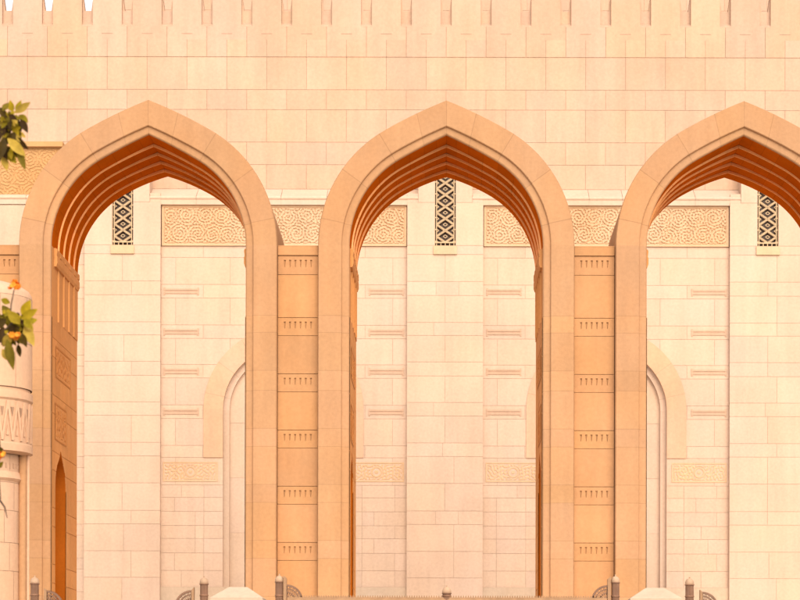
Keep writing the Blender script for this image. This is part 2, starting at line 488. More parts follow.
# bays with frieze, arched niche and carved panels
bay_c = [445.0 - 322.7 / 2, 445.0 + 322.7 / 2]
zb2 = lambda y: Z(y, DB)
yb = [246.5, 258, 285, 298.5, 325.5, 339, 365, 378.5, 405.5, 419, 446, 458, 485.5, 498, 512, 526, 539, 553.5, 571, 587.5]
niche_w = X(HX + 60.5, DB); band_w = X(HX + 80, DB)
for bi, bc in enumerate(bay_c):
    c = X(bc, DB)
    u0, u1 = X(bc - 322.7 / 2 + 38, DS), X(bc + 322.7 / 2 - 38, DS)
    hole = Hole(c, zb2(410), niche_w, niche_w * 1.12)
    mb = MB()
    rows = [(zb2(b), zb2(a)) for a, b in zip(yb, yb[1:])][::-1]
    bw_ = 34.5 * DB / F
    for r in rows:
        thin = r[1] - r[0] < .45
        e = 34.5 * DB / F
        if zb2(458) - .01 < r[1] and thin: js = [u0 + e * 1.22, u0 + e * 2.9, u0 + e * 3.5, u1 - e * 2.9, u1 - e * 1.22]
        elif zb2(458) - .01 < r[1]: js = [u0 + e * .42, u0 + e * 2.0, u0 + e * 3.4, u1 - e * 3.2, u1 - e * 2.0, u1 - e * .42]
        else: js = sorted([u0 + e * rng.choice([.4, .6, .85, 1.0]), u0 + e * 1.25, u1 - e * 1.3, u1 - e * rng.choice([.35, .6, .8, .95])])
        course_wall(mb, u0, u1, [(r[0], r[1], js)], PB, rng, hole=hole, gap=.006)
    mb.build('bay_wall', M['cream'], wall)
    mb = MB(); mb.box(u0, u1, DB - .06, DB + .5, 1.9, zb2(587.5)); mb.build('plinth', M['pale'], wall)
    # niche
    mb = MB()
    hole_reveal(mb, hole, zb2(587.5), PB, 0.0, .27, tint(rng))
    PN = lambda u, v, w: (u, DB + .27 + w, v)
    rr = []; z = zb2(587.5)
    while z < hole.sp + hole.h: rr.append((z, z + 1.5, [])); z += 1.5
    course_wall(mb, c - niche_w - .02, c + niche_w + .02, rr, PN, rng, gap=.004, mort=.85)
    # slim inner order
    h2 = Hole(c, hole.sp, niche_w - .16, (niche_w - .16) * 1.12)
    arch_band(mb, c, hole.sp, h2.w, h2.h, niche_w + .01, hole.h + .012, PN, -.13, 0, rng, zb2(587.5))
    nb = mb.build('niche', M['cream'], wall)
    mb = MB()
    arch_band(mb, c, hole.sp, niche_w, hole.h, band_w, band_w * 1.12, PB, -.028, .02, rng, zb2(458), a=.02)
    mb.build('arch_moulding', M['pink'], nb)
    # carved frieze
    mb = MB()
    relief(mb, u0 + .02, u1 - .02, zb2(246.5), zc - .0, lambda u, v, w: (u, DB - .05 + w, v), .0115, .078, .036, 11 + bi, border=.055, extra=lambda us, vs, pt: scrolls(us, vs, pt, .085, 5 + bi))
    mb.poly([(u0, DB - .05, zb2(246.5)), (u1, DB - .05, zb2(246.5)), (u1, DB + .1, zb2(246.5)), (u0, DB + .1, zb2(246.5))])
    mb.build('frieze', M['frieze'], wall)
    # carved and slim panels on both sides of the niche
    for s in (-1, 1):
        a, b = sorted((c + s * X(HX + 65.5, DB), c + s * X(HX + 120.5, DB)))
        mb = MB()
        mid = (a + b) / 2; vm = (zb2(462.5) + zb2(482)) / 2
        def medal(us, vs, pt):
            d = np.sqrt((us[None, :] - mid) ** 2 + (vs[:, None] - vm) ** 2)
            ring = (np.abs(d - .13) < .022) | (d < .045)
            q = np.where(d < .17, np.where(ring, 1.0, 0.15), pt)
            return q
        relief(mb, a, b, zb2(482), zb2(462.5), lambda u, v, w: (u, DB - .012 + w, v), .013, .085, .022, 31 + bi * 2 + s, border=.035, extra=medal)
        mb.build('carved_panel', M['frieze'], wall)
        a, b = sorted((c + s * X(HX + 85, DB), c + s * X(HX + 120, DB)))
        for yt in (285, 325.5, 365, 405.5):
            mb = MB()
            for q0, q1 in ((4.2, 5.8), (7.8, 9.2)):
                mb.box(a, b, DB - .02, DB + .01, zb2(yt + q1), zb2(yt + q0))
            mb.box(a, b, DB - .006, DB + .01, zb2(yt + 7.8) , zb2(yt + 5.8), .93)
            for q in (a + .02, b - .02): mb.box(q - .02, q + .02, DB - .016, DB + .01, zb2(yt + 10.6), zb2(yt + 3.2))
            mb.build('slim_panel', M['upper'], wall)

# far left: plain wall under a taller frieze
u0, u1 = XL, X(strip_c[0] - 38, DS)
mb = MB()
rows = []; z = 1.9
while z < zc - .3:
    rows.append((z, z + .62)); rows.append((z + .62, z + .92)); z += .92
rows = [r for r in rows if r[1] < zc] 
rows.append((rows[-1][1], zc))
course_wall(mb, u0, u1, rows, PB, rng)
mb.build('bay_wall', M['cream'], wall)
ub = X(66, DU)
mb = MB()
PF = lambda u, v, w: (u, DS + .1 + w, v)
relief(mb, X(-150, DU), ub, Z(206, DS + .1), Z(147.5, DS + .1), PF, .0115, .085, .036, 77, border=.04, extra=lambda us, vs, pt: scrolls(us, vs, pt, .09, 9))
mb.box(X(-150, DU), ub, DS - .03, DU, Z(147.5, DS), Z(142.5, DS))
mb.box(X(-150, DU), ub, DS + .12, DU + .1, Z(206, DS + .1), Z(147.5, DS))
mb.build('frieze', M['golden'], wall)
mb = MB(); mb.box(X(-150, DU), X(50, DU), DS - .01, DU, Z(246, DS), Z(206, DS)); mb.build('plain_band', M['pale'], wall)
mb = MB(); mb.box(XL, XR, DB + .9, DU + .9, 1.9, zu(189.5)); mb.build('wall_core', M['cream'], wall)

# xr bay to the right of the last strip
u0 = X(strip_c[2] + 38, DS); mb = MB()
rows = [(zb2(b), zb2(a)) for a, b in zip(yb, yb[1:])][::-1]
course_wall(mb, u0, XR, rows + [(zb2(246.5), zc)], PB, rng); mb.build('bay_wall', M['cream'], wall)

# ================================================================== REAR HALL above the battlements
rng = random.Random(19)
DH = 70.0
hall = thing('prayer_hall', (X(500, DH), DH, 1.9), 'plain peach stone hall rising behind the battlements right of the sky gaps', 'building')
mb = MB(); rows = []; z = Z(150, DH); k = 0
while z < Z(-90, DH):
    rows.append((z, z + (.95 if k % 2 else .6))); z = rows[-1][1]; k += 1
hx0, hx1 = X(97, DH), X(930, DH)
course_wall(mb, hx0, hx1, rows, lambda u, v, w: (u, DH + w, v), rng, wmin=.9, wmax=1.5, mort=.8)
mb.box(hx0, hx1, DH + .02, DH + 12, 1.9, rows[-1][1])
mb.build('wall', M['upper'], hall)
mb = MB(); mb.box(hx0 - .15, hx1 + .15, DH - .15, DH + 12.2, rows[-1][1], rows[-1][1] + .4); mb.build('roof', M['pale'], hall)

# ================================================================== FREE-STANDING STONE ARCHES
DA = 42.0; SPR = Z(245, DA); BASE = 2.9; DEPTH = 3.0
PITCH = 297.6 * DA / F
def arch(px, label, seed):
    rng = random.Random(seed)
    cx = X(px, DA)
    th = thing('stone_arch', (cx, DA, BASE), label, 'arch', 'pointed arches of the arcade')
    # (half width, rise, depth) profile
    prof = [(2.565, 2.90, DEPTH), (2.565, 2.90, 0.03), (2.55, 2.885, 0.0), (2.105, 2.395, 0.0), (2.092, 2.38, 0.012), (2.085, 2.372, 0.055),
            (2.075, 2.362, 0.06), (1.965, 2.252, 0.07), (1.945, 2.232, 0.085), (1.935, 2.222, 0.13)]
    steps = [0.13, 0.80, 1.36, 1.92, 2.46, DEPTH]
    sof = []; ribs = []; w, h = 1.935, 2.222
    for i in range(5):
        sof.append((w, h, steps[i] + (.018 if i else 0))); sof.append((w + .006, h + .008, steps[i + 1]))
        w -= .007; h -= .030
        if i < 4:
            e = steps[i + 1]; p = .022
            ribs.append([(w + .03, h + .03, e - .002), (w - p * .7, h - p, e - .002), (w - p, h - p * 1.2, e + .004), (w - p, h - p * 1.2, e + .016), (w + .02, h + .02, e + .02)])
    js = [0.12, 0.36, 0.59, 0.82]
    def loft(mb, pr, joints, a, h_=.03):
        e = .0022
        ed = [0.0] + joints + [1.0]
        for side in (-1, 1):
            for k in range(len(ed) - 1):
                t = tint(rng, a, h_); n = 7
                lo = ed[k] + (e if k else 0); hi = ed[k + 1] - e
                ts = [lo + (hi - lo) * i / n for i in range(n + 1)]
                segs = [(ts[i], ts[i + 1], t) for i in range(n)] + [(hi, ed[k + 1] + (e if k < len(ed) - 2 else 0), MORT)]
                for ta, tb, tt in segs:
                    for (w0, h0, y0), (w1, h1, y1) in zip(pr, pr[1:]):
                        q = [(*arch_pt(w0, h0, ta), y0), (*arch_pt(w1, h1, ta), y1), (*arch_pt(w1, h1, tb), y1), (*arch_pt(w0, h0, tb), y0)]
                        mb.poly([(cx + side * x, DA + y, SPR + z) for x, z, y in q], tt)
    mb = MB(); loft(mb, prof, js, .045)
    # back ring
    loft(mb, [(sof[-1][0], sof[-1][1], DEPTH), (2.565, 2.90, DEPTH)], js, .03)
    mb.build('archivolt', M['tan'], th)
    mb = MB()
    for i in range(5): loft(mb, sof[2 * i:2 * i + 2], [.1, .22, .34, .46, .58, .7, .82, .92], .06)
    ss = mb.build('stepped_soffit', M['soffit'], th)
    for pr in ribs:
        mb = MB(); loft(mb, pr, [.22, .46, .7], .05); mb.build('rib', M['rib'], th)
    # legs
    zf, zi = Z(316, DA), Z(263, DA)
    jamb = 1.925
    yl = [245, 316, 333, 371, 391, 429, 447, 485, 503, 541, 559, 597, 615, 650]
    for side in (-1, 1):
        mb = MB()
        for ya, yb_ in zip(yl, yl[1:]):
            z1, z0 = Z(ya, DA), max(BASE, Z(yb_, DA))
            if z1 <= BASE: continue
            t = tint(rng, .045, .05)
            for zz0, zz1, tt in ((z0 + .012, z1, t), (z0, z0 + .012, MORT)):
                for (w0, _, y0), (w1, _, y1) in zip(prof, prof[1:]):
                    mb.poly([(cx + side * w0, DA + y0, zz0), (cx + side * w1, DA + y1, zz0), (cx + side * w1, DA + y1, zz1), (cx + side * w0, DA + y0, zz1)], tt)
        # back
        mb.poly([(cx + side * jamb, DA + DEPTH, BASE), (cx + side * 2.565, DA + DEPTH, BASE), (cx + side * 2.565, DA + DEPTH, SPR), (cx + side * jamb, DA + DEPTH, SPR)])
        leg = mb.build('leg', M['tan'], th)
        # inner jamb, stepped flutes above a plain face with a pointed niche
        mb = MB()
        flu = []
        for i in range(5):
            flu.append((sof[2 * i][0], steps[i])); flu.append((sof[2 * i + 1][0], steps[i + 1]))
            if i < 4: flu[-1] = (flu[-1][0], steps[i + 1] - .002); flu.append((sof[2 * i + 2][0] - .022, steps[i + 1])); flu.append((sof[2 * i + 2][0] - .022, steps[i + 1] + .016)); flu.append((sof[2 * i + 2][0], steps[i + 1] + .02))
        for (w0, y0), (w1, y1) in zip(flu, flu[1:]):
            mb.poly([(cx + side * w0, DA + y0, zf), (cx + side * w1, DA + y1, zf), (cx + side * w1, DA + y1, SPR), (cx + side * w0, DA + y0, SPR)])
        mb.poly([(cx + side * w_, DA + y_, zf) for w_, y_ in flu + [(1.99, DEPTH), (1.99, .13)]])
        PJ = lambda u, v, w: (cx + side * (jamb + w), DA + u, v)
        mb.poly([PJ(.13, BASE, 0), PJ(.13, BASE, .035), PJ(.13, zf, .035), PJ(.13, zf, 0)])
        hole = Hole(1.12, 6.0, .60, .80)
        rows = []; z = BASE; k = 0
        while z < zf - .05:
            z1 = min(zf, z + (.76 if k % 2 else .38)); rows.append((z, z1, [1.08, 2.1] if k % 2 else [.7, 1.6, 2.5])); z = z1; k += 1
        course_wall(mb, .13, DEPTH, rows, PJ, rng, hole=hole, gap=.006, a=.05, mort=.75)
        mb.build('jamb', M['jamb'], leg)
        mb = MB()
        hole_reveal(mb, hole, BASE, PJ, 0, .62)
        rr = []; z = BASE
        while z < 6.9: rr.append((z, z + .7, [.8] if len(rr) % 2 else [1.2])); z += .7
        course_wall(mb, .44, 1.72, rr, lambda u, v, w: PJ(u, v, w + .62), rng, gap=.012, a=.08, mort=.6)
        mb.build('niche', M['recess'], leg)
        for (a, b, v0, v1, sd) in ((.5, 2.2, 8.22, 8.86, 1), (.45, 1.72, 6.95, 7.7, 2)):
            mb = MB()
            relief(mb, a, b, v0, v1, lambda u, v, w: PJ(u, v, w - .008), .03, .15, .05, seed * 7 + sd, border=.05)
            mb.build('carved_panel', M['relief'], leg)
        # impost band with small stepped brackets under each rib
        mb = MB()
        prf = [(1.96, SPR + .02), (1.885, SPR), (1.872, SPR - .04), (1.885, SPR - .14), (1.872, SPR - .17), (1.872, zi + .07), (1.895, zi), (1.96, zi - .01)]
        for (wa, z_a), (wb, z_b) in zip(prf, prf[1:]):
            mb.poly([(cx + side * wa, DA + .40, z_a), (cx + side * wa, DA + 2.98, z_a), (cx + side * wb, DA + 2.98, z_b), (cx + side * wb, DA + .40, z_b)])
        for yy in (.40, 2.98):
            mb.poly([(cx + side * wa, DA + yy, z_a) for wa, z_a in prf])
        for yy in steps[1:5] + [DEPTH - .12]:
            a_, b_ = sorted((cx + side * 1.872, cx + side * 1.95))
            mb.box(a_, b_, DA + yy - .06, DA + yy + .10, SPR - .13, SPR - .015)
            a_, b_ = sorted((cx + side * 1.875, cx + side * 1.95))
            mb.box(a_, b_, DA + yy - .14, DA + yy + .12, SPR - .30, SPR - .2)
        mb.build('impost', M['jamb'], leg)
    return th

la = arch(446 - 298.4, 'left pointed sandstone arch, its left inner jamb broadly visible', 101); la.scale.x = 1.006
arch(446.0, 'central pointed sandstone arch, seen straight on with a grilled window in its apex', 102)
arch(446 + 297.8, 'right pointed sandstone arch, its outer leg cut off by the frame', 103)

# ------------------------------------------------------------------ piers between the arches
def pier(px, label, seed):
    rng = random.Random(seed)
    cx = X(px, DA); hw = PITCH / 2 - 2.575
    y0 = DA + .20
    th = thing('stone_pier', (cx, y0, BASE), label, 'pier', 'piers between the arches')
    P = lambda u, v, w: (u, y0 + w, v)
    zp_ = lambda y: Z(y, y0)
    mb = MB(); mb.box(cx - hw, cx + hw, y0 + .028, DA + 2.9, BASE, zp_(247), .85)
    blocks = [(247, 256, 0), (256, 275, 2)]
    y = 275
    for k in range(7):
        blocks.append((y, 318 + 56.2 * k, 0)); blocks.append((318 + 56.2 * k, 336 + 56.2 * k, 1)); y = 336 + 56.2 * k
    for a, b, kind in blocks:
        z1, z0 = zp_(a), zp_(b)
        if z0 < BASE: z0 = BASE
        if z1 <= z0: continue
        t = tint(rng, .05, .04)
        wf = -.03 if a == 247 else 0.0
        if kind == 0:
            mb.prism([(cx - hw, z0 + .007), (cx + hw, z0 + .007), (cx + hw, z1 - .004), (cx - hw, z1 - .004)], P, wf, .06, t)
        else:
            n = 6; m = .62 if True else 1
            mid = z0 + (z1 - z0) * .78; low = z0 + (z1 - z0) * .40
            mb.prism([(cx - hw, mid), (cx + hw, mid), (cx + hw, z1 - .004), (cx - hw, z1 - .004)], P, 0, .07, t)
            mb.prism([(cx - hw, z0 + .005), (cx + hw, z0 + .005), (cx + hw, low), (cx - hw, low)], P, 0, .07, t)
            xs = [cx + hw * 1.55 * ((i + .5) / n - .5) * 1.02 for i in range(n)]
            wt, wb = .021, .005
            edges = [(cx - hw, cx - hw)] + sum([[(q - wb, q - wt), (q + wb, q + wt)] for q in xs], []) + [(cx + hw, cx + hw)]
            for i in range(0, len(edges), 2):
                l, r = edges[i], edges[i + 1]
                mb.prism([(l[0], low), (r[0], low), (r[1], mid), (l[1], mid)], P, 0, .07, t)
    mb.poly([(cx - hw, y0 + .02, BASE), (cx + hw, y0 + .02, BASE), (cx + hw, y0 + .02, BASE + .01), (cx - hw, y0 + .02, BASE + .01)], MORT)
    o = mb.build('panelled_shaft', M['pier'], th)
    mb = MB(); mb.box(cx - hw, cx + hw, y0 - .02, DA + 2.92, zp_(247), zp_(246) ); mb.build('cap', M['pier'], th)
    return th
pier(446 - 297.8 * 1.5, 'slotted ochre stone pier cut off by the left frame edge behind the round turret', 201)
pier(446 - 297.8 * .5, 'slotted ochre stone pier between the left and central arches', 202)
pier(446 + 297.8 * .5, 'slotted ochre stone pier between the central and right arches', 203)

# ================================================================== ROUND TURRET at the left edge
rng = random.Random(33)
DK = 37.0; ku = DK / F
kx, ky = X(-11, DK), DK
kz = lambda y: Z(y, DK)
tur = thing('round_turret', (kx, ky, 1.9), 'round rose stone turret with zigzag carved band at the left frame edge', 'turret')
r = 42.5 * ku
n = 64
def ring_blocks(mb, rr, z0, z1, nb, off, t0=1.0):
    for k in range(nb):
        t = tint(rng, .03, .02); a0 = 2 * math.pi * (k + off) / nb; a1 = a0 + 2 * math.pi / nb
        e = .004 / rr
        seg = [a0 + e + (a1 - a0 - 2 * e) * i / 8 for i in range(9)]
        mb.grid([[(kx + rr * math.cos(q), ky + rr * math.sin(q), z) for q in seg] for z in (z0 + .005, z1 - .005)], t)
    mb.lathe([(rr - .006, z0), (rr - .006, z1)], kx, ky, n, .7)
mb = MB(); ring_blocks(mb, r, kz(392), kz(347), 8, .10); ring_blocks(mb, r, kz(347), kz(301), 8, .6)
mb.build('drum', M['pink'], tur)
mb = MB(); hd = kz(293) - kz(301)
mb.lathe([(r, kz(301)), (r * .985, kz(301) + hd * .5), (r * .93, kz(301) + hd), (r * .75, kz(301) + hd * 1.6), (r * .45, kz(301) + hd * 2.1), (0.01, kz(301) + hd * 2.3)], kx, ky, n, 1.02)
mb.build('dome', M['pink'], tur, smooth=True)
mb = MB()
mb.lathe([(r - .03, kz(392)), (r - .03, kz(395)), (r + .012, kz(395.5)), (r + .012, kz(403)), (r - .005, kz(404)), (r - .02, kz(405)), (r - .02, kz(446)), (r + .005, kz(446)), (r + .005, kz(447)), (r + .012, kz(448)), (r + .012, kz(455)), (r - .14, kz(457))], kx, ky, n)
# zigzag ribs and small triangles, the upper ones tinted dark for pocket shade
nz_ = 24
def CP(u, v, w): return (kx + (r - .02 + .0 - w) * math.cos(u), ky + (r - .02 - w) * math.sin(u), v)
for k in range(nz_):
    a = 2 * math.pi * k / nz_; da = 2 * math.pi / nz_
    zt, zb3 = kz(406), kz(445)
    for s in (-1, 1):
        hw_ = da * .10
        mb.prism([(a + s * da * .5 - hw_, zt), (a + s * da * .5 + hw_, zt), (a + hw_, zb3), (a - hw_, zb3)], CP, -.03, .01)
    zq = kz(412); zr = kz(421)
    mb.prism([(a - da * .16, zq), (a + da * .16, zq), (a, zr)], CP, -.014, .01, .55)
    mb.prism([(a + da * .5 - da * .12, kz(440)), (a + da * .5 + da * .12, kz(440)), (a + da * .5, kz(430))], CP, -.02, .01)
mb.build('zigzag_band', M['pink'], tur)
mb = MB(); rs = 30.5 * ku
zz = [455, 485, 513, 545, 573, 605, 640, 680]
for i, (a, b) in enumerate(zip(zz, zz[1:])): ring_blocks(mb, rs, kz(b), kz(a), 10, .33 * i)
mb.lathe([(rs + .0, kz(484)), (rs + .05, kz(481)), (rs + .03, kz(477)), (rs + .01, kz(474))], kx, ky, n, 1.04)
for k in range(40):
    a = 2 * math.pi * k / 40
    mb.prism([(a - .03, kz(466)), (a + .03, kz(466)), (a + .012, kz(471)), (a - .012, kz(471))], lambda u, v, w: (kx + (rs - w) * math.cos(u), ky + (rs - w) * math.sin(u), v), -.012, .01, .8)
mb.lathe([(rs, 1.9), (rs, kz(680))], kx, ky, n)
mb.build('shaft', M['pink'], tur)
for cxp, rr_, d_ in ((22.8, 3.9, 37.0), (28.2, 1.7, 37.05)):
    mb = MB()
    mb.lathe([(rr_ * ku, 1.9), (rr_ * ku, kz(456))], X(cxp, d_), d_, 20); mb.build('colonnette', M['tan' if rr_ > 3 else 'pink'], tur, smooth=True)

# ================================================================== FENCES AND GATE PIERS
DF = 35.0; fu = DF / F
fx = lambda p: X(p, DF)
fz = lambda y: Z(y, DF)
FB = 1.9
def post(par, px, ytop, w=8.2, mat='brown'):
    c = fx(px); rr = w / 2 * fu
    mb = MB(); n = 20
    zt = fz(ytop + 8.6)
    for k in range(n):                                    # fluted shaft
        a0 = 2 * math.pi * k / n; a1 = a0 + 2 * math.pi / n; am = (a0 + a1) / 2
        q = [(c + rr * math.cos(a0), DF + rr * math.sin(a0)), (c + rr * .93 * math.cos(am), DF + rr * .93 * math.sin(am)), (c + rr * math.cos(a1), DF + rr * math.sin(a1))]
        for (xa, ya), (xb, yb2) in zip(q, q[1:]):
            mb.poly([(xa, ya, FB), (xb, yb2, FB), (xb, yb2, zt), (xa, ya, zt)], tint_(rng))
    mb.lathe([(rr * 1.0, zt), (rr * 1.18, zt + .3 * fu), (rr * 1.18, zt + 1.2 * fu), (rr * .9, zt + 1.4 * fu)], c, DF, 24, 1.2)
    mb.lathe([(rr, fz(597)), (rr * 1.12, fz(596.5)), (rr * 1.12, fz(595.5)), (rr, fz(595))], c, DF, 24, 1.2)
    p = mb.build('post', M[mat], par)
    mb = MB(); z = zt + 1.3 * fu
    mb.lathe([(rr * 1.04, z), (rr * 1.1, z + .6 * fu), (rr * 1.06, z + 2.4 * fu), (rr * .9, z + 4.2 * fu), (rr * .55, z + 5.4 * fu), (rr * .2, z + 5.9 * fu), (rr * .16, z + 6.6 * fu), (rr * .24, z + 7.0 * fu), (rr * .14, z + 7.5 * fu), (.001, z + 7.7 * fu)], c, DF, 24)
    mb.build('domed_cap', M['cap'], p, smooth=True)
def tint_(r_): return 1.0 + r_.uniform(-.06, .06)
def fan(par, px, sgn, ytop, yarc, rad, w=2.6):
    """upright fin and a quarter-circle lattice fan falling away from the post"""
    c = fx(px); P = lambda u, v, w_: (u, DF + w_, v)
    mb = MB(); hw_ = w / 2 * fu
    mb.prism([(c - hw_, FB), (c + hw_, FB), (c + hw_, fz(ytop + (3 if sgn > 0 else 0))), (c + hw_ * .2, fz(ytop + 1.2)), (c - hw_, fz(ytop + (0 if sgn > 0 else 3)))], P, -.06, .06, back=True)
    fin = mb.build('fin', M['rail'], par)
    mb = MB(); cx_ = c + sgn * hw_; cz = fz(yarc) - rad * fu
    R_ = rad * fu
    N_ = 16
    for rr_, th_ in ((R_, .9), (R_ * .8, .5), (R_ * .55, .4)):
        pts = [(cx_ + sgn * rr_ * math.sin(math.pi / 2 * i / N_), cz + rr_ * math.cos(math.pi / 2 * i / N_)) for i in range(N_ + 1)]
        for a, b in zip(pts, pts[1:]): mb.bar(a, b, P, th_ * fu, -.03, .03)
    for i in range(N_ + 1):                               # little teeth on the rim
        a = math.pi / 2 * (i + .5) / (N_ + 1)
        q0 = (cx_ + sgn * R_ * math.sin(a), cz + R_ * math.cos(a)); q1 = (cx_ + sgn * R_ * 1.09 * math.sin(a), cz + R_ * 1.09 * math.cos(a))
        mb.bar(q0, q1, P, .28 * fu, -.026, .026)
    for i in range(7):
        a = math.pi / 2 * i / 6
        for da in (-.22, .22):
            b_ = min(max(a + da, 0), math.pi / 2)
            mb.bar((cx_ + sgn * R_ * .2 * math.sin(a), cz + R_ * .2 * math.cos(a)), (cx_ + sgn * R_ * math.sin(b_), cz + R_ * math.cos(b_)), P, .28 * fu, -.015 + .004 * (da > 0), .012)
    mb.bar((cx_, cz), (cx_ + sgn * R_, cz), P, .9 * fu, -.03, .03)
    mb.build('lattice_fan', M['brown'], par)
def rail(par, p0, p1, y, teeth=True):
    a, b = fx(p0), fx(p1)
    mb = MB(); mb.box(a, b, DF - .05, DF + .05, fz(y + 9), fz(y)); mb.box(a, b, DF - .065, DF + .065, fz(y + 3.2), fz(y + 1.6), 1.1)
    if teeth:
        q = a + .02; st = 2.45 * fu
        while q < b - .03:
            P = lambda u, v, w_: (u, DF + w_, v)
            mb.prism([(q, fz(y)), (q + st * .62, fz(y)), (q + st * .5, fz(y - 1.6)), (q + st * .31, fz(y - 2.2)), (q + st * .12, fz(y - 1.6))], P, -.03, .03, 1.0, back=True)
            q += st
    mb.build('crest_rail', M['rail'], par)
    mb = MB(); P = lambda u, v, w_: (u, DF + w_, v)
    q = a
    while q < b:
        for s in (-1, 1):
            e = q + .45
            if e < b: mb.bar((q if s > 0 else e, FB + .15), (e if s > 0 else q, fz(y + 9)), P, .012, -.012 + .003 * s, .012 + .003 * s)
        q += .15
    mb.box(a, b, DF - .04, DF + .04, FB + .08, FB + .16)
    mb.build('lattice_panel', M['brown'], par)

rng = random.Random(5)
f1 = thing('metal_fence', (fx(120), DF, FB), 'low lattice fence with two capped posts under the left arch', 'fence', 'fences along the terrace edge')
post(f1, 35.2, 576.8); fan(f1, 46.3, 1, 589.5, 592.5, 15); fan(f1, 193.5, -1, 588, 592, 16); post(f1, 204.5, 576.8, 8.0); rail(f1, 48, 192, 606)
f2 = thing('metal_fence', (fx(447), DF, FB), 'toothed lattice fence with three posts across the foot of the central arch', 'fence', 'fences along the terrace edge')
post(f2, 279.8, 574.6, 8.0); fan(f2, 285.6, 1, 576, 586, 15, 3.2); post(f2, 447.2, 585.6, 8.4); fan(f2, 609.5, -1, 576, 586, 15, 3.2); post(f2, 615.8, 574.6, 8.0); rail(f2, 288, 607, 597.6)
f3 = thing('metal_fence', (fx(770), DF, FB), 'low lattice fence with a capped post under the right arch', 'fence', 'fences along the terrace edge')
post(f3, 690, 576.6, 8.4); fan(f3, 701.5, 1, 589.5, 592.5, 15); fan(f3, 848, -1, 588, 592, 16); post(f3, 859, 576.8); rail(f3, 703, 847, 606)
mb = MB(); mb.box(-30, 30, DF - .2, DF + .3, 0.004, FB); tag(mb.build('terrace_kerb', M['pink']), kind='structure')

def gate_pier(px, label):
    d = 34.2; u = d / F; c = X(px, d)
    th = thing('gate_pier', (c, d, 0), label, 'gate pier', 'gate piers between the fences')
    z = lambda y: Z(y, d)
    mb = MB(); hw = 23 * u
    mb.box(c - hw, c + hw, d - hw, d + hw, 0, z(603)); mb.build('body', M['pale'], th)
    mb = MB(); a = 26 * u; b = 9 * u
    lo = [(c - a, d - a), (c + a, d - a), (c + a, d + a), (c - a, d + a)]; hi = [(c - b, d - b), (c + b, d - b), (c + b, d + b), (c - b, d + b)]
    z0, z1, z2 = z(603), z(599.3), z(588)
    for i in range(4):
        j = (i + 1) % 4
        mb.poly([(*lo[i], z0), (*lo[j], z0), (*lo[j], z1), (*lo[i], z1)]); mb.poly([(*lo[i], z1), (*lo[j], z1), (*hi[j], z2), (*hi[i], z2)])
    mb.poly([(*q, z2) for q in hi]); mb.poly([(*q, z0) for q in lo])
    mb.build('hipped_cap', M['pale'], th)
gate_pier(239.5, 'pale stone gate pier with hipped cap at the foot of the left arch')
gate_pier(654.5, 'pale stone gate pier with hipped cap at the foot of the right arch')

# ================================================================== FLOWERING TREE, mostly left of the frame
rng = random.Random(3)
DT = 21.0
tx = X(-135, DT)
tree = thing('flowering_tree', (tx, DT, 0), 'green leafy tree with orange blossoms reaching in from the left edge', 'tree')
def TP(px, py, dd=0.0): 
    d = DT + dd; return Vector((X(px, d), d, Z(py, d)))
leaves = MB()
LEAF_TONES = [(.36, .255, .012), (.28, .215, .012), (.15, .11, .008), (.06, .036, .004), (.44, .30, .05), (.04, .019, .003)]  # the darkest browns are painted shade among the leaves
def leaf(base, tip, wid, side, col, fold=.25, droop=.12):
    base, tip = Vector(base), Vector(tip); ax = tip - base; L = ax.length
    nrm = ax.cross(side).normalized()
    sd = nrm.cross(ax).normalized()
    prof = [(0, .06), (.12, .45), (.3, .9), (.48, 1.0), (.66, .82), (.82, .5), (.93, .2), (1.0, 0.0)]
    rows = []
    for t, w in prof:
        p = base + ax * t + nrm * (-droop * L * (t * t))
        q = sd * (wid * .5 * w)
        up = nrm * (fold * wid * .5 * w)
        rows.append([p - q + up, p - q * .5 + up * .4, p, p + q * .5 + up * .4, p + q + up])
    i0 = len(leaves.v)
    leaves.grid(rows, col)
pxs = DT / F
def L2(b, t, w, g, dd=None):
    d0 = rng.uniform(-.15, .15) if dd is None else dd
    bb = TP(b[0], b[1], d0); tt = TP(t[0], t[1], d0 + rng.uniform(-.07, .05))
    side = Vector((rng.uniform(-1, 1), rng.uniform(-.5, .5), rng.uniform(-1, 1)))
    ax = (tt - bb).normalized(); view = Vector((0, 1, 0))
    side = ax.cross(view).normalized() + view * rng.uniform(-.45, .45)
    k = 1 + rng.uniform(-.2, .2); c = LEAF_TONES[g]
    leaf(bb, tt, w * 1.1 * pxs, side, (c[0] * k, c[1] * k, c[2] * k))
